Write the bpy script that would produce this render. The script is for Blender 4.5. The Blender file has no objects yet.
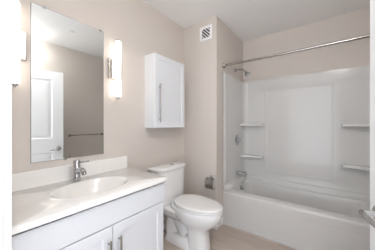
import bpy, bmesh, math, random
from mathutils import Vector, Matrix
C = bpy.context.scene.collection
sc = bpy.context.scene
PI = math.pi

# ---------------------------------------------------------------- camera, world, lights, exposure
cam_d = bpy.data.cameras.new('camera'); cam = bpy.data.objects.new('camera', cam_d); C.objects.link(cam)
cam.location = (0, 0, 1.27)
cam.rotation_euler = (PI / 2, 0, math.radians(36.906))
cam_d.sensor_width = 36; cam_d.lens = 186.33 / 375 * 36; cam_d.shift_y = -1.04 / 375
cam_d.clip_start = 0.02
sc.camera = cam

w = bpy.data.worlds.new('world'); sc.world = w; w.use_nodes = True
wn = w.node_tree; wc = wn.nodes.new('ShaderNodeTexCoord'); wsx = wn.nodes.new('ShaderNodeSeparateXYZ'); wr = wn.nodes.new('ShaderNodeValToRGB')
wm = wn.nodes.new('ShaderNodeMapRange'); wm.inputs['From Min'].default_value = -0.35; wm.inputs['From Max'].default_value = 0.35
wn.links.new(wc.outputs['Generated'], wsx.inputs[0]); wn.links.new(wsx.outputs['Z'], wm.inputs['Value']); wn.links.new(wm.outputs[0], wr.inputs[0])
wr.color_ramp.elements[0].color = (1.35, 1.42, 1.52, 1); wr.color_ramp.elements[1].color = (0.58, 0.63, 0.72, 1)   # extra glow added below the horizon to lift the ceiling, dimmer above
wn.links.new(wr.outputs[0], wn.nodes['Background'].inputs[0])
w.node_tree.nodes['Background'].inputs[1].default_value = 2.95

FILL_DOME_STRENGTH = 70.0
TUBE_STRENGTH = 3.4

sc.view_settings.view_transform = 'Standard'; sc.view_settings.look = 'None'
sc.view_settings.gamma = 1; sc.view_settings.use_curve_mapping = False
sc.view_settings.exposure = 0.13
sc.cycles.use_denoising = True
sc.cycles.max_bounces = 12; sc.cycles.diffuse_bounces = 6; sc.cycles.glossy_bounces = 6
sc.cycles.caustics_reflective = False

# ---------------------------------------------------------------- materials
def mat(name, col, rough=0.5, metal=0.0, spec=0.5, coat=0.0, noise=0.0, scale=20.0, bump=0.0, bscale=200.0):
    m = bpy.data.materials.new(name); m.use_nodes = True
    nt = m.node_tree; b = nt.nodes['Principled BSDF']
    b.inputs['Base Color'].default_value = (*col, 1); b.inputs['Roughness'].default_value = rough
    b.inputs['Metallic'].default_value = metal; b.inputs['Specular IOR Level'].default_value = spec
    b.inputs['Coat Weight'].default_value = coat
    tc = nt.nodes.new('ShaderNodeTexCoord')
    n = nt.nodes.new('ShaderNodeTexNoise'); n.inputs['Scale'].default_value = scale; n.inputs['Detail'].default_value = 4
    nt.links.new(tc.outputs['Object'], n.inputs['Vector'])
    r = nt.nodes.new('ShaderNodeMapRange')
    r.inputs['To Min'].default_value = 1 - noise; r.inputs['To Max'].default_value = 1 + noise
    nt.links.new(n.outputs['Fac'], r.inputs['Value'])
    mx = nt.nodes.new('ShaderNodeVectorMath'); mx.operation = 'SCALE'
    mx.inputs[0].default_value = col
    nt.links.new(r.outputs['Result'], mx.inputs['Scale'])
    nt.links.new(mx.outputs[0], b.inputs['Base Color'])
    if bump:
        n2 = nt.nodes.new('ShaderNodeTexNoise'); n2.inputs['Scale'].default_value = bscale
        nt.links.new(tc.outputs['Object'], n2.inputs['Vector'])
        bp = nt.nodes.new('ShaderNodeBump'); bp.inputs['Strength'].default_value = bump; bp.inputs['Distance'].default_value = 0.002
        nt.links.new(n2.outputs['Fac'], bp.inputs['Height']); nt.links.new(bp.outputs[0], b.inputs['Normal'])
    return m

M = {}
M['paint'] = mat('greige_wall_paint', (0.625, 0.575, 0.53), 0.6, spec=0.3, noise=0.012, scale=3, bump=0.15, bscale=260)
M['ceil'] = mat('ceiling_paint', (0.89, 0.88, 0.87), 0.8, spec=0.2, noise=0.01, scale=3, bump=0.2, bscale=180)
M['trim'] = mat('white_trim_paint', (0.86, 0.865, 0.87), 0.35, noise=0.006)
M['cab'] = mat('white_cabinet_paint', (0.735, 0.755, 0.785), 0.35, noise=0.006)
M['top'] = mat('cultured_marble', (0.86, 0.845, 0.82), 0.12, coat=0.3, noise=0.012, scale=9)
M['porcelain'] = mat('white_porcelain', (0.84, 0.84, 0.835), 0.08, coat=0.5, noise=0.004)
M['seat'] = mat('white_seat_plastic', (0.83, 0.82, 0.81), 0.22, noise=0.004)
M['acrylic'] = mat('white_tub_acrylic', (0.65, 0.645, 0.63), 0.15, spec=0.45, noise=0.006, scale=6)
M['chrome'] = mat('polished_chrome', (0.55, 0.55, 0.56), 0.10, metal=1, noise=0.01)
M['nickel'] = mat('brushed_nickel', (0.38, 0.36, 0.335), 0.24, metal=1, noise=0.03, scale=80)
M['dark'] = mat('dark_gap', (0.03, 0.03, 0.035), 0.8, noise=0.05)
M['seam'] = mat('caulk', (0.80, 0.79, 0.77), 0.5, noise=0.01)
M['mirror'] = mat('mirror_silvering', (0.84, 0.865, 0.86), 0.004, metal=1, noise=0.0)
M['glass_edge'] = mat('mirror_edge', (0.16, 0.18, 0.17), 0.2, noise=0.02)

def lit_mat(name, col, strength):
    m = bpy.data.materials.new(name); m.use_nodes = True; nt = m.node_tree
    b = nt.nodes['Principled BSDF']; b.inputs['Base Color'].default_value = (0.9, 0.88, 0.85, 1)
    b.inputs['Roughness'].default_value = 0.3
    b.inputs['Emission Color'].default_value = (*col, 1); b.inputs['Emission Strength'].default_value = strength
    return m
M['tube'] = lit_mat('lit_opal_glass', (1.0, 0.90, 0.79), TUBE_STRENGTH)
M['fill_dome'] = lit_mat('fill_dome_glow', (1.0, 0.98, 0.965), FILL_DOME_STRENGTH)

def floor_mat():
    m = bpy.data.materials.new('wood_look_plank'); m.use_nodes = True; nt = m.node_tree; b = nt.nodes['Principled BSDF']
    L = nt.links.new
    tc = nt.nodes.new('ShaderNodeTexCoord')
    br = nt.nodes.new('ShaderNodeTexBrick'); br.offset = 0.37
    br.inputs['Color1'].default_value = (0.435, 0.37, 0.32, 1); br.inputs['Color2'].default_value = (0.54, 0.465, 0.405, 1)
    br.inputs['Mortar'].default_value = (0.30, 0.25, 0.21, 1)
    br.inputs['Scale'].default_value = 1; br.inputs['Mortar Size'].default_value = 0.0018
    br.inputs['Brick Width'].default_value = 1.1; br.inputs['Row Height'].default_value = 0.152; br.inputs['Bias'].default_value = 0.0
    L(tc.outputs['Object'], br.inputs['Vector'])
    mp = nt.nodes.new('ShaderNodeMapping'); mp.inputs['Scale'].default_value = (5, 60, 1)
    L(tc.outputs['Object'], mp.inputs['Vector'])
    n = nt.nodes.new('ShaderNodeTexNoise'); n.inputs['Scale'].default_value = 1; n.inputs['Detail'].default_value = 5
    L(mp.outputs[0], n.inputs['Vector'])
    r = nt.nodes.new('ShaderNodeMapRange'); r.inputs['To Min'].default_value = 0.80; r.inputs['To Max'].default_value = 1.2
    L(n.outputs['Fac'], r.inputs['Value'])
    v = nt.nodes.new('ShaderNodeVectorMath'); v.operation = 'SCALE'
    L(br.outputs['Color'], v.inputs[0]); L(r.outputs['Result'], v.inputs['Scale']); L(v.outputs[0], b.inputs['Base Color'])
    b.inputs['Roughness'].default_value = 0.42; b.inputs['Specular IOR Level'].default_value = 0.35
    return m
M['floor'] = floor_mat()

# ---------------------------------------------------------------- helpers
def obj(name, bm, m, parent=None, bevel=0, seg=2, smooth=False, loc=None, rot=None, angle=40):
    bmesh.ops.remove_doubles(bm, verts=bm.verts[:], dist=1e-6)
    bmesh.ops.recalc_face_normals(bm, faces=bm.faces[:])
    me = bpy.data.meshes.new(name); bm.to_mesh(me); bm.free()
    o = bpy.data.objects.new(name, me); C.objects.link(o)
    me.materials.append(m)
    if parent: o.parent = parent
    if loc: o.location = loc
    if rot: o.rotation_euler = rot
    if smooth:
        for p in me.polygons: p.use_smooth = True
        me.set_sharp_from_angle(angle=math.radians(angle))
    if bevel:
        md = o.modifiers.new('bevel', 'BEVEL'); md.width = bevel; md.segments = seg; md.limit_method = 'ANGLE'
        md.angle_limit = math.radians(50); md.harden_normals = False
    return o

def thing(name, label, cat, loc=(0, 0, 0), rotz=0, group=None):
    o = bpy.data.objects.new(name, None); C.objects.link(o); o.empty_display_size = 0.05
    o.location = loc; o.rotation_euler = (0, 0, rotz); o['label'] = label; o['category'] = cat
    if group: o['group'] = group
    return o
def tag(o, label, cat, kind=None):
    o['label'] = label; o['category'] = cat
    if kind: o['kind'] = kind
    return o
def struct(name, bm, m, label, cat, bevel=0, **k):
    return tag(obj(name, bm, m, bevel=bevel, **k), label, cat, 'structure')

def add_box(bm, x0, x1, y0, y1, z0, z1):
    v = [bm.verts.new((x, y, z)) for x in (x0, x1) for y in (y0, y1) for z in (z0, z1)]
    for f in ((0, 1, 3, 2), (4, 6, 7, 5), (0, 4, 5, 1), (2, 3, 7, 6), (0, 2, 6, 4), (1, 5, 7, 3)):
        bm.faces.new([v[i] for i in f])
def box(*a):
    bm = bmesh.new(); add_box(bm, *a); return bm
def frame_of(d):
    d = d.normalized(); u = d.orthogonal().normalized(); return u, d.cross(u)
def add_tube(bm, pts, radii, n=20, cap=True):
    pts = [Vector(p) for p in pts]
    if not hasattr(radii, '__len__'): radii = [radii] * len(pts)
    rings = []; u = None
    for i, p in enumerate(pts):
        d = (pts[min(i + 1, len(pts) - 1)] - pts[max(i - 1, 0)])
        d.normalize()
        if u is None: u = d.orthogonal().normalized()
        else: u = (u - d * u.dot(d)).normalized()
        vv = d.cross(u)
        rings.append([bm.verts.new(p + (u * math.cos(t) + vv * math.sin(t)) * radii[i]) for t in [2 * PI * k / n for k in range(n)]])
    for a, b in zip(rings, rings[1:]):
        for k in range(n): bm.faces.new((a[k], a[(k + 1) % n], b[(k + 1) % n], b[k]))
    if cap:
        bm.faces.new(rings[0]); bm.faces.new(rings[-1])
def tube(pts, r, n=20):
    bm = bmesh.new(); add_tube(bm, pts, r, n); return bm
def add_lathe(bm, o, ax, prof, n=28):          # prof: (distance along axis, radius)
    o = Vector(o); ax = Vector(ax).normalized(); u, v = frame_of(ax); rings = []
    for d, r in prof:
        rings.append([bm.verts.new(o + ax * d + (u * math.cos(2 * PI * k / n) + v * math.sin(2 * PI * k / n)) * max(r, 1e-5)) for k in range(n)])
    for a, b in zip(rings, rings[1:]):
        for k in range(n): bm.faces.new((a[k], a[(k + 1) % n], b[(k + 1) % n], b[k]))
    bm.faces.new(rings[0]); bm.faces.new(rings[-1])
def lathe(*a, **k):
    bm = bmesh.new(); add_lathe(bm, *a, **k); return bm
def loft(rings, cap0=True, cap1=True):
    bm = bmesh.new(); vs = [[bm.verts.new(p) for p in r] for r in rings]; n = len(vs[0])
    for a, b in zip(vs, vs[1:]):
        for k in range(n): bm.faces.new((a[k], a[(k + 1) % n], b[(k + 1) % n], b[k]))
    if cap0: bm.faces.new(vs[0])
    if cap1: bm.faces.new(vs[-1])
    return bm
def rrect(x0, x1, y0, y1, r, z, n=8):
    pts = []
    for cx, cy, a0 in ((x1 - r, y1 - r, 0), (x0 + r, y1 - r, PI / 2), (x0 + r, y0 + r, PI), (x1 - r, y0 + r, 1.5 * PI)):
        for k in range(n + 1):
            a = a0 + PI / 2 * k / n; pts.append((cx + r * math.cos(a), cy + r * math.sin(a), z))
    return pts
def egg(x0, x1, hw, z, yc=0, e0=2.6, e1=2.0, n=56, mid=0.42):
    """closed outline from the back x0 (squarer) to the tip x1 (rounder)"""
    xm = x0 + (x1 - x0) * mid; pts = []
    for k in range(n):
        t = 2 * PI * k / n; c, s = math.cos(t), math.sin(t)
        e = e1 if c > 0 else e0
        X = math.copysign(abs(c) ** (2 / e), c); Y = math.copysign(abs(s) ** (2 / e), s)
        pts.append((xm + X * ((x1 - xm) if c > 0 else (xm - x0)), yc + Y * hw, z))
    return pts
def add_prism(bm, poly, z0, z1):
    a = [bm.verts.new((x, y, z0)) for x, y in poly]; b = [bm.verts.new((x, y, z1)) for x, y in poly]; n = len(poly)
    bm.faces.new(a); bm.faces.new(b)
    for k in range(n): bm.faces.new((a[k], a[(k + 1) % n], b[(k + 1) % n], b[k]))
def shaker(y0, y1, z0, z1, xb, xf, fr, rec, slope=0.006):
    """door facing +X with a recessed panel; one mesh"""
    bm = bmesh.new()
    def q(i, x): return [(x, y0 + i, z0 + i), (x, y1 - i, z0 + i), (x, y1 - i, z1 - i), (x, y0 + i, z1 - i)]
    rings = [q(0, xb), q(0, xf - 0.002), q(0.002, xf), q(fr, xf), q(fr + slope, xf - rec)]
    vs = [[bm.verts.new(p) for p in r] for r in rings]
    for a, b in zip(vs, vs[1:]):
        for k in range(4): bm.faces.new((a[k], a[(k + 1) % 4], b[(k + 1) % 4], b[k]))
    bm.faces.new(vs[0]); bm.faces.new(vs[-1]); return bm

# ---------------------------------------------------------------- the room
XA, XR = -1.568, 0.45          # mirror wall, opposite wall
YF, YC, YB = 0.14, 2.007, 2.896  # stub wall face, boxed-out corner wall, wall behind the tub
XC = -1.07                     # side of the boxed-out corner
H = 2.575
YN = -1.35                     # the entry nook behind the camera stays open to daylight here
T = 0.12
struct('floor', box(XA - T, XR + T + 0.9, YN, YB + T, -0.05, 0), M['floor'], 'light taupe wood-look plank floor of the bathroom', 'floor')
struct('ceiling', box(XA - T, XR + T, YN, YB + T, H, H + 0.08), M['ceil'], 'flat off-white painted ceiling', 'ceiling')
struct('wall_left', box(XA - T, XA, YF - 0.1, YB + T, 0, H), M['paint'], 'greige painted wall behind the mirror and toilet', 'wall')
struct('wall_back', box(XA, XR + T, YB, YB + T, 0, H), M['paint'], 'greige painted wall above the tub surround', 'wall')
struct('wall_corner', box(XA, XC, YC, YB, 0, H), M['paint'], 'greige boxed-out wall beside the toilet with the vent grille', 'wall')
bm = bmesh.new()
add_box(bm, XR, XR + T, 0.26, YB, 0, H); add_box(bm, XR, XR + T, -0.66, 0.26, 2.09, H); add_box(bm, XR, XR + T, YN, -0.66, 0, H)
struct('wall_right', bm, M['paint'], 'greige painted wall opposite the mirror, holding the towel bar', 'wall')
bm = bmesh.new(); add_box(bm, XA, -0.945, YF - 0.1, YF, 0, H); add_box(bm, -1.065, -0.945, YN, YF - 0.1, 0, H)
struct('wall_front', bm, M['paint'], 'short greige wall at the left end of the vanity', 'wall')
bm = bmesh.new()
add_box(bm, -0.945, -0.930, 0.02, 0.144, 0, H - 0.002); add_box(bm, -1.0, -0.930, 0.1405, 0.1606, 0, H - 0.002)
add_box(bm, -0.945, -0.895, 0.02, 0.130, 0, H - 0.002)
struct('trim_1', bm, M['trim'], 'bright white casing at the left edge of the view', 'trim', bevel=0.002)
bm = bmesh.new(); add_box(bm, XR - 0.014, XR - 0.0005, 0.262, 0.30, 0, 2.15); add_box(bm, XR - 0.014, XR - 0.0005, -0.72, -0.66, 0, 2.15)
add_box(bm, XR - 0.014, XR - 0.0005, -0.66, 0.262, 2.09, 2.15)
struct('trim_2', bm, M['trim'], 'white casing around the doorway in the right wall', 'trim', bevel=0.002)
# baseboards
def baseboard(name, x0, x1, y0, y1, label):
    struct(name, box(x0, x1, y0, y1, 0, 0.085), M['trim'], label, 'baseboard', bevel=0.003)
baseboard('baseboard_left', XA + 0.0005, XA + 0.013, 1.09, YC - 0.0005, 'white baseboard on the wall behind the toilet')
baseboard('baseboard_corner', XA + 0.0135, XC + 0.013, YC - 0.013, YC - 0.0005, 'white baseboard on the boxed-out wall beside the toilet')
baseboard('baseboard_alcove', XC + 0.0005, XC + 0.013, YC, 2.170, 'short white baseboard between the boxed-out corner and the tub')
baseboard('baseboard_right', XR - 0.013, XR - 0.0005, 0.305, 2.165, 'white baseboard under the towel bar')

# ---------------------------------------------------------------- vanity
VY0, VY1 = 0.1635, 1.082; VX = -1.060; CY0, CY1 = 0.163, 1.093; CXF = -1.016; CZ = 0.85
va = thing('vanity_cabinet', 'white vanity cabinet with two shaker doors under the sink countertop', 'cabinet', (-1.30, 0.62, 0))
def L(bm, dx, dy, dz=0):
    bmesh.ops.translate(bm, verts=bm.verts[:], vec=(-dx, -dy, -dz)); return bm
def vobj(name, bm, m, parent=va, **k): return obj(name, L(bm, -1.30, 0.62), m, parent, **k)
bm = bmesh.new()                              # hollow box, open at the top under the sink bowl
add_box(bm, XA + 0.002, VX, VY0, VY0 + 0.016, 0.10, 0.812); add_box(bm, XA + 0.002, VX, VY1 - 0.016, VY1, 0.10, 0.812)
add_box(bm, XA + 0.002, XA + 0.008, VY0 + 0.016, VY1 - 0.016, 0.10, 0.812); add_box(bm, VX - 0.018, VX, VY0 + 0.016, VY1 - 0.016, 0.10, 0.786)
add_box(bm, XA + 0.008, VX - 0.018, VY0 + 0.016, VY1 - 0.016, 0.10, 0.116)
vobj('carcass', bm, M['cab'], bevel=0.0015)
vobj('toe_kick', box(XA + 0.01, VX - 0.06, VY0 + 0.002, VY1 - 0.002, 0.001, 0.0995), M['cab'])
vobj('drawer_front', box(VX + 0.0005, -1.038, VY0 + 0.004, VY1 - 0.002, 0.662, 0.8045), M['cab'], bevel=0.002)
for y0, y1, hy in ((VY0 + 0.004, 0.6285, 0.600), (0.6330, VY1 - 0.016, 0.668)):
    d = vobj('door', shaker(y0, y1, 0.112, 0.655, VX + 0.0005, -1.038, 0.058, 0.009), M['cab'])
    bm = bmesh.new()
    add_tube(bm, [(-1.008, hy, 0.44), (-1.008, hy, 0.585)], 0.006, 14)
    for z in (0.462, 0.563): add_tube(bm, [(-1.0378, hy, z), (-1.010, hy, z)], 0.0042, 10)
    h = vobj('handle', bm, M['nickel'], d, smooth=True); h['label'] = 'brushed nickel bar handle'

# countertop with a moulded oval bowl
ct = thing('vanity_countertop', 'off-white countertop with moulded oval sink and low backsplash', 'countertop', (-1.30, 0.62, CZ))
BX, BY, AX, AY = -1.262, 0.625, 0.166, 0.240
x0, x1, y0, y1 = XA + 0.001, CXF, CY0, CY1
angs = [2 * PI * k / 96 for k in range(96)]
for cx in (x0, x1):
    for cy in (y0, y1): angs.append(math.atan2((cy - BY), (cx - BX)) % (2 * PI))
angs = sorted(set(angs))
def ray_rect(a, inset=0):
    dx, dy = math.cos(a), math.sin(a); t = 1e9
    if dx > 1e-9: t = min(t, (x1 - inset - BX) / dx)
    if dx < -1e-9: t = min(t, (x0 + inset - BX) / dx)
    if dy > 1e-9: t = min(t, (y1 - inset - BY) / dy)
    if dy < -1e-9: t = min(t, (y0 + inset - BY) / dy)
    return (BX + dx * t, BY + dy * t)
def ell(a, s, z, sh=0.0):
    dx, dy = math.cos(a), math.sin(a); t = 1 / math.sqrt((dx / AX) ** 2 + (dy / AY) ** 2)
    return (BX - sh + dx * t * s, BY + dy * t * s, CZ + z)
rings = [[(*ray_rect(a), CZ - 0.029) for a in angs], [(*ray_rect(a), CZ - 0.004) for a in angs],
         [(*ray_rect(a, 0.004), CZ) for a in angs]]
prof = [(1.10, 0.0), (1.07, 0.0015), (1.04, 0.004), (1.015, 0.004), (0.99, 0.001), (0.96, -0.006), (0.92, -0.017), (0.85, -0.038), (0.75, -0.066),
        (0.62, -0.094), (0.48, -0.114), (0.32, -0.127), (0.18, -0.132), (0.10, -0.134)]
for s, z in prof: rings.append([ell(a, s, z, 0.0 if s > 1 else 0.02 * (1 - s)) for a in angs])
obj('slab', L(loft(rings, cap0=False), -1.30, 0.62, CZ), M['top'], ct, smooth=True, angle=60)
obj('backsplash', L(box(XA + 0.001, XA + 0.020, CY0, CY1, CZ - 0.001, 0.963), -1.30, 0.62, CZ), M['top'], ct, bevel=0.003)
dr = obj('drain', L(lathe((BX - 0.018, BY, CZ - 0.1345), (0, 0, 1), [(0, 0.024), (0.003, 0.024), (0.005, 0.020), (0.004, 0.014), (0.009, 0.012), (0.010, 0.001)]), -1.30, 0.62, CZ), M['chrome'], ct, smooth=True)
dr['label'] = 'chrome sink drain'

# faucet
FX, FY = -1.478, 0.609
fa = thing('faucet', 'chrome single-lever faucet on the back edge of the sink', 'faucet', (FX, FY, CZ))
obj('body', lathe((0, 0, 0.0002), (0, 0, 1), [(0, 0.029), (0.006, 0.029), (0.008, 0.0245), (0.108, 0.0235), (0.110, 0.022)]), M['chrome'], fa, smooth=True)
bm = tube([(0.008, 0, 0.068), (0.04, 0, 0.084), (0.075, 0, 0.090), (0.100, 0, 0.086), (0.112, 0, 0.073)], [0.020, 0.0195, 0.019, 0.018, 0.017])
sp = obj('spout', bm, M['chrome'], fa, smooth=True)
obj('aerator', lathe((0.112, 0, 0.074), (0.6, 0, -1), [(0, 0.0145), (0.010, 0.0145), (0.010, 0.011), (0.006, 0.010)]), M['nickel'], sp, smooth=True)
lv = obj('lever', lathe((0, 0, 0.111), (0, 0, 1), [(0, 0.0235), (0.034, 0.0245), (0.040, 0.021), (0.042, 0.004)]), M['chrome'], fa, smooth=True)
bm = bmesh.new(); add_tube(bm, [(0.010, 0.010, 0.138), (0.05, 0.030, 0.145), (0.080, 0.046, 0.148)], [0.009, 0.0075, 0.006], 12)
obj('lever_arm', bm, M['chrome'], lv, smooth=True)

# ---------------------------------------------------------------- mirror
mi = thing('wall_mirror', 'tall frameless rectangular mirror above the sink', 'mirror', (XA, 0.612, 1.011))
MY0, MY1, MZ0, MZ1 = 0.3616 - 0.612, 0.8616 - 0.612, 0.0, 1.064
obj('mirror_glass', box(0.0045, 0.0062, MY0 + .002, MY1 - .002, MZ0 + .002, MZ1 - .002), M['mirror'], mi)
obj('mirror_backing', box(0.0006, 0.0045, MY0, MY1, MZ0, MZ1), M['glass_edge'], mi)
for y, z in ((-0.177, MZ1), (0.22, MZ1), (-0.048, MZ0)):
    s = 1 if z > 0.5 else -1
    bm = bmesh.new(); add_box(bm, 0.0005, 0.0085, y - 0.009, y + 0.009, min(z + s * .001, z + s * .006), max(z + s * .001, z + s * .006))
    add_box(bm, 0.0066, 0.0086, y - 0.009, y + 0.009, min(z - s * 0.008, z + s * .005), max(z - s * 0.008, z + s * .005))
    obj('mirror_clip', bm, M['chrome'], mi)

# ---------------------------------------------------------------- wall sconces
def sconce(y, label):
    s = thing('wall_sconce', label, 'wall light', (XA, y, 1.478), 0, 'lit sconces beside the mirror')
    obj('back_plate', box(0.0006, 0.020, -0.064, 0.064, 0.199, 0.379), M['nickel'], s, bevel=0.003)
    obj('bracket', box(0.0205, 0.034, -0.042, 0.022, 0.207, 0.371), M['trim'], s, bevel=0.002)
    t = obj('glass_tube', lathe((0.062, 0, 0.034), (0, 0, 1), [(0, 0.020), (0.006, 0.0245), (0.494, 0.0245), (0.500, 0.020)]), M['tube'], s, smooth=True)
    for z, d in ((0.034, -1), (0.534, 1)):
        bm = lathe((0.062, 0, z), (0, 0, d), [(0.0003, 0.0215), (0.008, 0.0215), (0.010, 0.019), (0.013, 0.008), (0.020, 0.007), (0.022, 0.003)])
        obj('end_cap', bm, M['chrome'], s, smooth=True)
    return s
sconce(0.272, 'lit tube wall sconce at the left side of the mirror')
sconce(0.966, 'lit tube wall sconce at the right side of the mirror')

# ---------------------------------------------------------------- medicine cabinet
mc = thing('wall_cabinet', 'white wall-hung cabinet with one shaker door above the toilet', 'cabinet', (XA, 1.5685, 1.228))
hw, hh = 0.2475, 0.774
obj('carcass', box(0.001, 0.137, -hw, hw, 0, hh), M['cab'], mc, bevel=0.0015)
d = obj('door', shaker(-hw + .002, hw - .002, 0.003, hh - 0.003, 0.1395, 0.159, 0.052, 0.008), M['cab'], mc)
bm = bmesh.new(); hy = 1.378 - 1.5685
add_tube(bm, [(0.186, hy, 0.058), (0.186, hy, 0.462)], 0.0058, 14)
for z in (0.094, 0.426): add_tube(bm, [(0.1592, hy, z), (0.184, hy, z)], 0.0042, 10)
h = obj('handle', bm, M['nickel'], d, smooth=True); h['label'] = 'long brushed nickel bar handle'

# ---------------------------------------------------------------- toilet (local x away from the wall)
to = thing('toilet', 'white two-piece toilet with closed lid between vanity and tub', 'toilet', (XA, 1.598, 0))
def dee(x0, x1, hw, z, n=40, e=3.2):        # flat back, bowed front
    pts = [(x0, -hw, z)]
    for k in range(n + 1):
        t = -PI / 2 + PI * k / n
        X = abs(math.cos(t)) ** (2 / e); Y = math.copysign(abs(math.sin(t)) ** (2 / e), math.sin(t))
        pts.append((x0 + (x1 - x0) * (0.45 + 0.55 * X), hw * Y, z))
    pts.append((x0, hw, z)); return pts
tr = [dee(0.03, 0.185, 0.180, 0.386), dee(0.022, 0.195, 0.192, 0.392), dee(0.018, 0.200, 0.204, 0.48), dee(0.016, 0.205, 0.216, 0.62), dee(0.016, 0.207, 0.222, 0.757)]
obj('tank', loft(tr), M['porcelain'], to, smooth=True, angle=50)
ld = obj('tank_lid', loft([dee(0.012, 0.213, 0.229, 0.758), dee(0.008, 0.220, 0.236, 0.763), dee(0.008, 0.220, 0.236, 0.785), dee(0.012, 0.215, 0.231, 0.795), dee(0.03, 0.195, 0.212, 0.799)]), M['porcelain'], to, smooth=True, angle=60)
b = obj('flush_button', lathe((0.115, 0.03, 0.7985), (0, 0, 1), [(0, 0.024), (0.004, 0.024), (0.006, 0.021), (0.005, 0.019), (0.008, 0.018), (0.009, 0.002)]), M['nickel'], ld, smooth=True)
b['label'] = 'round chrome flush button'
bowl = [egg(0.41, 0.632, 0.104, 0.0005, e0=3, e1=2.6), egg(0.405, 0.636, 0.108, 0.010, e0=3, e1=2.6), egg(0.41, 0.626, 0.101, 0.07, e0=3, e1=2.6), egg(0.41, 0.618, 0.097, 0.16, e0=3, e1=2.5),
        egg(0.40, 0.622, 0.100, 0.205, e0=2.8, e1=2.4), egg(0.36, 0.648, 0.115, 0.235, e0=2.6, e1=2.2), egg(0.29, 0.700, 0.141, 0.270, e0=2.4), egg(0.23, 0.741, 0.162, 0.310, e0=2.3),
        egg(0.19, 0.764, 0.174, 0.360, e0=2.3), egg(0.185, 0.768, 0.176, 0.398, e0=2.3), egg(0.19, 0.763, 0.172, 0.404, e0=2.3)]
bowl = [[(max(x, 0.206), y, z if z < 0.17 else 0.17 + (z - 0.17) * 0.252 / 0.234) for x, y, z in ring] for ring in bowl]
obj('bowl', loft(bowl), M['porcelain'], to, smooth=True, angle=70)
# rear deck that carries the tank
dk = [rrect(0.10, 0.34, -0.10, 0.10, 0.05, 0.25), rrect(0.06, 0.34, -0.145, 0.145, 0.05, 0.31), rrect(0.035, 0.34, -0.172, 0.172, 0.05, 0.355), rrect(0.03, 0.34, -0.178, 0.178, 0.05, 0.380), rrect(0.035, 0.335, -0.174, 0.174, 0.05, 0.3855)]
obj('tank_deck', loft(dk), M['porcelain'], to, smooth=True, angle=60)
# foot and sculpted trapway behind the column
ft = [rrect(0.11, 0.50, -0.115, 0.115, 0.06, 0.0005), rrect(0.11, 0.50, -0.118, 0.118, 0.06, 0.012), rrect(0.125, 0.48, -0.105, 0.105, 0.06, 0.055), rrect(0.14, 0.46, -0.085, 0.085, 0.06, 0.085)]
obj('foot', loft(ft), M['porcelain'], to, smooth=True, angle=60)
bm = tube([(0.40, 0, 0.10), (0.345, 0, 0.13), (0.285, 0, 0.20), (0.245, 0, 0.262), (0.205, 0, 0.275), (0.170, 0, 0.240), (0.158, 0, 0.17), (0.165, 0, 0.09), (0.175, 0, 0.03)],
          [0.09, 0.086, 0.080, 0.078, 0.078, 0.078, 0.078, 0.083, 0.09], 28)
o = obj('trapway', bm, M['porcelain'], to, smooth=True, angle=80)
md = o.modifiers.new('sub', 'SUBSURF'); md.levels = 1; md.render_levels = 2
for s in (-1, 1):
    obj('bolt_cap', lathe((0.245, s * 0.097, 0.045), (0, s * 0.35, 1), [(0, 0.014), (0.014, 0.013), (0.02, 0.009), (0.022, 0.002)]), M['porcelain'], to, smooth=True)
obj('seat', loft([egg(0.242, 0.767, 0.172, 0.4245, e0=2.2), egg(0.235, 0.774, 0.178, 0.4290, e0=2.2), egg(0.235, 0.774, 0.178, 0.4370, e0=2.2), egg(0.239, 0.770, 0.174, 0.4415, e0=2.2)]), M['seat'], to, smooth=True, angle=60)
lr = [egg(0.238, 0.768, 0.173, 0.4430, e0=2.2), egg(0.232, 0.774, 0.178, 0.4470, e0=2.2), egg(0.232, 0.774, 0.178, 0.4580, e0=2.2), egg(0.238, 0.768, 0.172, 0.4650, e0=2.2), egg(0.265, 0.739, 0.150, 0.4695, e0=2.2), egg(0.35, 0.64, 0.09, 0.4720), egg(0.44, 0.54, 0.035, 0.4727)]
obj('seat_lid', loft(lr), M['seat'], to, smooth=True, angle=75)
for s in (-1, 1):
    obj('hinge', box(0.222, 0.252, s * 0.075 - 0.022, s * 0.075 + 0.022, 0.4225, 0.456), M['seat'], to, bevel=0.006)

# ---------------------------------------------------------------- bathtub and surround
TX0, TX1, TY0, TY1 = XC + 0.001, XR - 0.001, 2.177, YB - 0.001
tb = thing('bathtub', 'white alcove bathtub with plain apron under the surround', 'bathtub', (0, 0, 0))
rr = []
R = 0.004
RZ = 0.413
for ins, z in ((0, RZ - 0.022), (0.002, RZ - 0.012), (0.008, RZ - 0.004), (0.018, RZ)):
    rr.append(rrect(TX0 + (0 if ins == 0 else 0.0), TX1, TY0 + ins, TY1, R, z, 10))
rim = [(0.060, 0.115, 0.085, RZ + 0.004), (0.067, 0.125, 0.092, RZ + 0.001), (0.073, 0.132, 0.098, RZ - 0.012), (0.081, 0.140, 0.106, RZ - 0.05),
       (0.110, 0.158, 0.125, 0.22), (0.155, 0.178, 0.145, 0.13), (0.20, 0.215, 0.18, 0.095), (0.26, 0.26, 0.22, 0.088)]
for xi, yf, yb, z in rim:
    rr.append(rrect(TX0 + xi, TX1 - xi * 1.5, TY0 + yf, TY1 - yb, 0.10 if z > 0.1 else 0.07, z, 10))
obj('basin', loft(rr, cap0=False), M['acrylic'], tb, smooth=True, angle=50)
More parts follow.
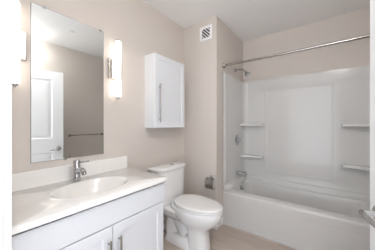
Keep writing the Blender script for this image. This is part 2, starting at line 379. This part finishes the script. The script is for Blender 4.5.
# apron: border and shallow recessed field, toe lip
bm = bmesh.new()
def qa(i, y, zb=0): return [(TX0 + i, y, 0.0005 + zb), (TX1 - i, y, 0.0005 + zb), (TX1 - i, y, RZ - 0.022 - (i if i else 0)), (TX0 + i, y, RZ - 0.022 - (i if i else 0))]
qs = [qa(0, TY0), qa(0.05, TY0, 0.055), qa(0.075, TY0 + 0.002, 0.08)]
vs = [[bm.verts.new(p) for p in q] for q in qs]
for a, b_ in zip(vs, vs[1:]):
    for k in range(4): bm.faces.new((a[k], a[(k + 1) % 4], b_[(k + 1) % 4], b_[k]))
bm.faces.new(vs[-1])
ge = bmesh.ops.extrude_edge_only(bm, edges=[e for e in bm.edges if e.is_boundary])
bmesh.ops.translate(bm, verts=[v for v in ge['geom'] if isinstance(v, bmesh.types.BMVert)], vec=(0, 0.03, 0))
obj('apron', bm, M['acrylic'], tb)
bm = bmesh.new(); add_prism(bm, [(TX0 + .015, TY0 - 0.012), (TX1 - .015, TY0 - 0.012), (TX1 - .015, TY0 - 0.0005), (TX0 + .015, TY0 - 0.0005)], 0.0005, 0.030)
o = obj('toe_strip', bm, M['acrylic'], tb, bevel=0.004); o['label'] = 'white strip along the foot of the apron'
OX = TX0 + 0.080
bm = lathe((OX, 2.595, 0.350), (1, 0, 0.12), [(0, 0.038), (0.006, 0.038), (0.010, 0.032), (0.011, 0.002)])
add_tube(bm, [(OX + 0.008, 2.595, 0.346), (OX + 0.03, 2.595, 0.350), (OX + 0.048, 2.597, 0.362)], [0.006, 0.006, 0.005], 10)
o = obj('overflow_plate', bm, M['chrome'], tb, smooth=True); o['label'] = 'chrome overflow plate with trip lever'

# surround: a profile swept round three walls
su = thing('tub_surround', 'glossy white three-wall tub surround with raised back panel', 'surround', (0, 0, 0))
ZT = 1.925
path = []                                   # (x, y, inward normal, distance to the front edge)
rc = 0.09
for k in range(25):
    y = TY0 + 0.0 + (TY1 - rc - TY0) * (k / 24) ** 1.5; path.append((TX0, y, (1, 0), y - TY0))
for k in range(1, 12):
    a = PI - PI / 2 * k / 12; path.append((TX0 + rc + rc * math.cos(a), TY1 - rc + rc * math.sin(a), (-math.cos(a), -math.sin(a)), 1))
for k in range(25):
    path.append((TX0 + rc + (TX1 - TX0 - 2 * rc) * k / 24, TY1, (0, -1), 1))
for k in range(1, 12):
    a = PI / 2 - PI / 2 * k / 12; path.append((TX1 - rc + rc * math.cos(a), TY1 - rc + rc * math.sin(a), (-math.cos(a), -math.sin(a)), 1))
for k in range(24, -1, -1):
    y = TY0 + (TY1 - rc - TY0) * (k / 24) ** 1.5; path.append((TX1, y, (-1, 0), y - TY0))
def bead(d):
    b1 = 0.012 * max(0, 1 - ((d - 0.05) / 0.014) ** 2) if d < 1 else 0
    return b1
prof = [(0.075, RZ + 0.0045), (0.072, 0.445), (0.066, 0.472), (0.060, 0.480), (0.050, 0.485), (0.034, 0.487), (0.024, 0.492), (0.021, 0.505), (0.020, 0.56),
        (0.020, 1.90), (0.020, ZT), (0.0005, ZT)]
bm = bmesh.new(); vs = []
for d, z in prof:
    row = []
    for x, y, n, s in path:
        e = d
        if s < 1:
            fr = min(1, s / 0.02); e = d * (0.35 + 0.65 * fr) if z > 0.5 else d * (0.2 + 0.8 * min(1, s / 0.10))
            e += (bead(s) if 0.5 < z < 1.9 else 0)
        row.append(bm.verts.new((x + n[0] * e, y + n[1] * e, z)))
    vs.append(row)
for a, b_ in zip(vs, vs[1:]):
    for k in range(len(a) - 1): bm.faces.new((a[k], a[k + 1], b_[k + 1], b_[k]))
obj('wall_panel', bm, M['acrylic'], su, smooth=True, angle=50)
PY = TY1 - 0.020
bm = bmesh.new()
def qp(i, y): return [(-0.7275 + i, y, 0.57 + i), (0.063 - i, y, 0.57 + i), (0.063 - i, y, 1.765 - i), (-0.7275 + i, y, 1.765 - i)]
qs = [qp(0, PY + 0.002), qp(0.002, PY - 0.004), qp(0.005, PY - 0.006), qp(0.020, PY - 0.006), qp(0.025, PY - 0.003)]
vs = [[bm.verts.new(p) for p in q] for q in qs]
for a, b_ in zip(vs, vs[1:]):
    for k in range(4): bm.faces.new((a[k], a[(k + 1) % 4], b_[(k + 1) % 4], b_[k]))
bm.faces.new(vs[-1])
obj('raised_panel', bm, M['acrylic'], su)
def corner_shelf(sx, z):
    xw = TX0 + 0.018 if sx > 0 else TX1 - 0.018
    yb = TY1 - 0.018
    poly = [(0, 0), (0.30, 0)]
    for k in range(13):
        a = PI / 2 * k / 12
        poly.append((0.27 + 0.03 * math.cos(a) if k < 6 else 0.27 + 0.03 * math.cos(a), -0.045 - 0.035 * math.sin(a)))
    for k in range(9):
        t = k / 8; poly.append((0.22 * (1 - t) + 0.0 * t, -0.085 - 0.075 * t * t))
    pl = [(xw + sx * px, yb + py) for px, py in poly]
    bm = bmesh.new(); add_prism(bm, pl, z - 0.036, z)
    obj('corner_shelf', bm, M['acrylic'], su, bevel=0.009, seg=3, smooth=True, angle=40)
for sx in (1, -1):
    for z in (0.80, 1.272): corner_shelf(sx, z)

# fixtures on the tub's end wall
SX = TX0 + 0.0205
vv = thing('shower_valve', 'chrome round shower valve with lever on the tub end wall', 'valve', (SX, 2.595, 1.04))
obj('escutcheon', lathe((0, 0, 0), (1, 0, 0), [(0.0003, 0.078), (0.004, 0.078), (0.010, 0.066), (0.012, 0.03), (0.012, 0.002)], n=36), M['chrome'], vv, smooth=True)
obj('valve_stem', lathe((0.0122, 0, 0), (1, 0, 0), [(0, 0.026), (0.040, 0.023), (0.044, 0.018), (0.045, 0.002)]), M['chrome'], vv, smooth=True)
bm = bmesh.new(); add_tube(bm, [(0.046, 0.0, 0.0), (0.060, 0.0, 0.0)], 0.013, 16); add_tube(bm, [(0.052, -0.01, 0.0), (0.056, 0.03, -0.004), (0.060, 0.085, -0.006)], [0.010, 0.008, 0.006], 12)
add_tube(bm, [(0.052, 0.0, 0.0), (0.054, -0.05, 0.002), (0.058, -0.095, 0.002)], [0.011, 0.010, 0.008], 12)
obj('lever', bm, M['chrome'], vv, smooth=True)
ts = thing('tub_spout', 'chrome tub spout below the shower valve', 'spout', (SX, 2.595, 0.566))
bm = bmesh.new()
rings = []
for x, r, dz in ((0.0003, 0.030, 0), (0.012, 0.030, 0), (0.015, 0.026, 0), (0.06, 0.025, -0.001), (0.115, 0.024, -0.004), (0.138, 0.023, -0.009), (0.142, 0.018, -0.010)):
    rings.append([(x, r * math.cos(2 * PI * k / 28), dz + r * math.sin(2 * PI * k / 28) * 1.0) for k in range(28)])
obj('spout_body', loft(rings), M['chrome'], ts, smooth=True)
obj('outlet', lathe((0.122, 0, -0.024), (0, 0, -1), [(0, 0.018), (0.014, 0.017), (0.014, 0.013), (0.008, 0.012)]), M['chrome'], ts, smooth=True)
obj('diverter_knob', lathe((0.118, 0, 0.0195), (0, 0, 1), [(0, 0.004), (0.012, 0.004), (0.013, 0.008), (0.019, 0.008), (0.020, 0.002)]), M['chrome'], ts, smooth=True)
sh = thing('shower_fixture', 'small chrome shower head on the wall above the surround', 'shower head', (XC, 2.575, 2.05))
obj('flange', lathe((0.0005, 0, 0), (1, 0, 0), [(0, 0.030), (0.004, 0.030), (0.010, 0.018), (0.011, 0.002)]), M['chrome'], sh, smooth=True)
obj('arm', tube([(0.008, 0, 0), (0.05, 0, 0.002), (0.11, 0, -0.012), (0.148, 0, -0.044)], 0.0105, 14), M['chrome'], sh, smooth=True)
obj('spray_head', lathe((0.142, 0, -0.038), (0.62, 0, -0.78), [(0, 0.012), (0.008, 0.018), (0.022, 0.018), (0.030, 0.016), (0.045, 0.026), (0.066, 0.044), (0.074, 0.044), (0.076, 0.038), (0.076, 0.002)]), M['chrome'], sh, smooth=True)

# shower rod
rd = thing('shower_rod', 'straight brushed nickel shower rod spanning the tub alcove', 'rod', (XC, 2.19, 2.017))
obj('rod', tube([(0.006, 0, 0), (XR - XC - 0.006, 0, 0)], 0.0135, 20), M['nickel'], rd, smooth=True)
for x, d in ((0.0005, 1), (XR - XC - 0.0005, -1)):
    obj('flange', lathe((x, 0, 0), (d, 0, 0), [(0, 0.034), (0.006, 0.034), (0.012, 0.028), (0.020, 0.020), (0.030, 0.0185), (0.030, 0.0140)]), M['nickel'], rd, smooth=True)

# ---------------------------------------------------------------- vent grille
vg = thing('vent_grille', 'small white square vent grille with dark slanted louvers near ceiling', 'vent', (-1.216, YC, 2.405))
o2, i2 = 0.088, 0.058
bm = bmesh.new()
for a, b_, c, d_ in ((-o2, -i2, -o2, o2), (i2, o2, -o2, o2), (-i2, i2, -o2, -i2), (-i2, i2, i2, o2)):
    add_box(bm, a, b_, -0.009, -0.0005, c, d_)
obj('grille_frame', bm, M['trim'], vg)
obj('duct_opening', box(-i2, i2, -0.003, -0.0006, -i2, i2), M['dark'], vg)
for k in range(-3, 4):                      # slats at 45 degrees, clipped to the square
    c = k * 0.0285; w2 = 0.0052
    pts = []
    sq = [(-i2, -i2), (i2, -i2), (i2, i2), (-i2, i2)]
    def clip(poly, f):
        out = []
        for p, q in zip(poly, poly[1:] + poly[:1]):
            fp, fq = f(p), f(q)
            if fp >= 0: out.append(p)
            if fp * fq < 0: t = fp / (fp - fq); out.append((p[0] + t * (q[0] - p[0]), p[1] + t * (q[1] - p[1])))
        return out
    poly = clip(clip(sq, lambda p: (p[0] + p[1]) - (c - w2) * 1.414), lambda p: (c + w2) * 1.414 - (p[0] + p[1]))
    if len(poly) < 3: continue
    bm = bmesh.new(); a = [bm.verts.new((x, -0.0075, z)) for x, z in poly]; b_ = [bm.verts.new((x, -0.0035, z)) for x, z in poly]
    bm.faces.new(a); bm.faces.new(b_)
    for q in range(len(a)): bm.faces.new((a[q], a[(q + 1) % len(a)], b_[(q + 1) % len(a)], b_[q]))
    obj('slat', bm, M['trim'], vg)

# ---------------------------------------------------------------- toilet paper holder
tp = thing('paper_holder', 'empty chrome paper holder with hinged hood on the boxed-out wall', 'paper holder', (-1.135, YC, 0.562))
obj('wall_plate', lathe((0, -0.0005, 0.052), (0, -1, 0), [(0, 0.026), (0.007, 0.026), (0.010, 0.022), (0.010, 0.002)]), M['chrome'], tp, smooth=True)
obj('post', tube([(0, -0.0106, 0.052), (0, -0.05, 0.052)], 0.011, 16), M['chrome'], tp, smooth=True)
# curved cover that hangs from the post, with closed ends
bm = bmesh.new(); outl = []
for k in range(13):
    a = PI * 0.5 - PI * 0.62 * k / 12; outl.append((-0.030 - 0.052 * math.cos(a) * 0.9, -0.010 + 0.062 * math.sin(a)))
outl += [(-0.070, -0.060)]
inn = [(y + 0.004, z - 0.002) for y, z in outl]
poly = outl + inn[::-1]
a_ = [bm.verts.new((-0.054, y, z)) for y, z in poly]; b_ = [bm.verts.new((0.054, y, z)) for y, z in poly]
n_ = len(outl)
for k in range(len(poly)): bm.faces.new((a_[k], a_[(k + 1) % len(poly)], b_[(k + 1) % len(poly)], b_[k]))
for v in (a_, b_):
    for k in range(n_ - 1): bm.faces.new((v[k], v[k + 1], v[2 * n_ - 2 - k], v[2 * n_ - 1 - k]))
o = obj('hood', bm, M['nickel'], tp, smooth=True); o['label'] = 'curved metal hood'
bm = bmesh.new(); add_tube(bm, [(-0.060, -0.030, 0.040), (-0.061, -0.034, -0.02), (-0.059, -0.040, -0.066), (-0.047, -0.042, -0.073), (0.045, -0.042, -0.073), (0.062, -0.044, -0.066), (0.066, -0.044, -0.050)], 0.0055, 12)
obj('roll_arm', bm, M['chrome'], tp, smooth=True)

# ---------------------------------------------------------------- towel bar opposite the mirror
tw = thing('towel_bar', 'slim chrome towel bar on the wall opposite the mirror', 'towel bar', (XR, 1.64, 1.074))
obj('bar', tube([(-0.066, -0.292, 0), (-0.066, 0.292, 0)], 0.0085, 16), M['nickel'], tw, smooth=True)
for s in (-1, 1):
    obj('post', lathe((-0.0005, s * 0.292, 0), (-1, 0, 0), [(0, 0.026), (0.006, 0.026), (0.010, 0.014), (0.055, 0.012), (0.060, 0.015), (0.076, 0.015), (0.078, 0.002)]), M['nickel'], tw, smooth=True)

# ---------------------------------------------------------------- ceiling: sprinkler cover and added fill light
tag(obj('sprinkler_cover', lathe((-0.217, 1.112, H - 0.0003), (0, 0, -1), [(0, 0.044), (0.005, 0.044), (0.008, 0.040), (0.008, 0.034), (0.006, 0.033), (0.006, 0.002)], n=32), M['trim'], smooth=True),
    'small round white cover on the ceiling, seen in the mirror', 'sprinkler cover')
cl = thing('fill_lamp', 'unseen round opal light added under the ceiling to fill the room', 'fill light', (0.20, 0.60, H))  # out of view, added to brighten the whole room
obj('fill_lamp_canopy', lathe((0, 0, -0.0005), (0, 0, -1), [(0, 0.09), (0.010, 0.09), (0.012, 0.08), (0.012, 0.002)], n=40), M['nickel'], cl, smooth=True)
obj('fill_lamp_shade', lathe((0, 0, -0.0132), (0, 0, -1), [(0, 0.11), (0.006, 0.135), (0.018, 0.145), (0.034, 0.138), (0.046, 0.11), (0.055, 0.06), (0.058, 0.002)], n=40), M['fill_dome'], cl, smooth=True)

# ---------------------------------------------------------------- the open door on the right
LX, LY = 0.152, 1.154; DW = 0.93; dirv = Vector((0.295, -0.955)).normalized()
th = math.atan2(dirv.y, dirv.x)           # local +x runs from the latch edge to the hinge, local +y faces away from the room's mirror side
dr_ = thing('door_1', 'open white two-panel door at the right edge of the view', 'door', (LX, LY, 0), th); dr_['kind'] = 'structure'
DT = 0.035; DH = 2.063; Z0 = 0.012
# the room face is local y = 0 with its normal towards local -y
bm = bmesh.new()
panels = [(0.135, DW - 0.135, 1.055, DH - 0.125), (0.135, DW - 0.135, 0.22, 0.840)]
xs = [0, 0.135, DW - 0.135, DW]; zs = [Z0, 0.22, 0.840, 1.055, DH - 0.125, DH]
for face, sg in ((0, 1), (DT, -1)):
    for i in range(3):
        for j in range(5):
            if i == 1 and j in (1, 3): continue
            bm.faces.new([bm.verts.new(p) for p in ((xs[i], face, zs[j]), (xs[i + 1], face, zs[j]), (xs[i + 1], face, zs[j + 1]), (xs[i], face, zs[j + 1]))])
    for px0, px1, pz0, pz1 in panels:
        def q(i, d): return [(px0 + i, face + sg * d, pz0 + i), (px1 - i, face + sg * d, pz0 + i), (px1 - i, face + sg * d, pz1 - i), (px0 + i, face + sg * d, pz1 - i)]
        qs = [q(0, 0), q(0.012, 0.010), q(0.022, 0.010), q(0.060, 0.003)]
        vs = [[bm.verts.new(p) for p in r] for r in qs]
        for a, b_ in zip(vs, vs[1:]):
            for k in range(4): bm.faces.new((a[k], a[(k + 1) % 4], b_[(k + 1) % 4], b_[k]))
        bm.faces.new(vs[-1])
for (xa, xb, za, zb) in ((0, 0, Z0, DH), (DW, DW, Z0, DH)):
    bm.faces.new([bm.verts.new(p) for p in ((xa, 0, za), (xa, DT, za), (xa, DT, zb), (xa, 0, zb))])
for z in (Z0, DH):
    bm.faces.new([bm.verts.new(p) for p in ((0, 0, z), (DW, 0, z), (DW, DT, z), (0, DT, z))])
obj('door_panel', bm, M['trim'], dr_)
for side, y in ((-1, 0.0), (1, DT)):
    bm = lathe((0.062, y + side * 0.0005, 0.895), (0, side, 0), [(0, 0.033), (0.006, 0.033), (0.010, 0.026), (0.012, 0.013), (0.048, 0.0115), (0.052, 0.011)])
    h = obj('door_handle', bm, M['chrome'], dr_, smooth=True); h['label'] = 'chrome lever door handle'
    ya = y + side * 0.052
    bm = bmesh.new(); add_tube(bm, [(0.052, ya, 0.895), (0.066, ya + side * 0.004, 0.895), (0.10, ya + side * 0.002, 0.888), (0.14, ya - side * 0.004, 0.879), (0.172, ya - side * 0.008, 0.874)], [0.010, 0.0115, 0.010, 0.0088, 0.0075], 16)
    obj('lever', bm, M['chrome'], h, smooth=True)
for z in (0.25, 1.05, 1.82):
    obj('hinge', tube([(DW + 0.004, -0.004, z - 0.045), (DW + 0.004, -0.004, z + 0.045)], 0.006, 12), M['nickel'], dr_, smooth=True)
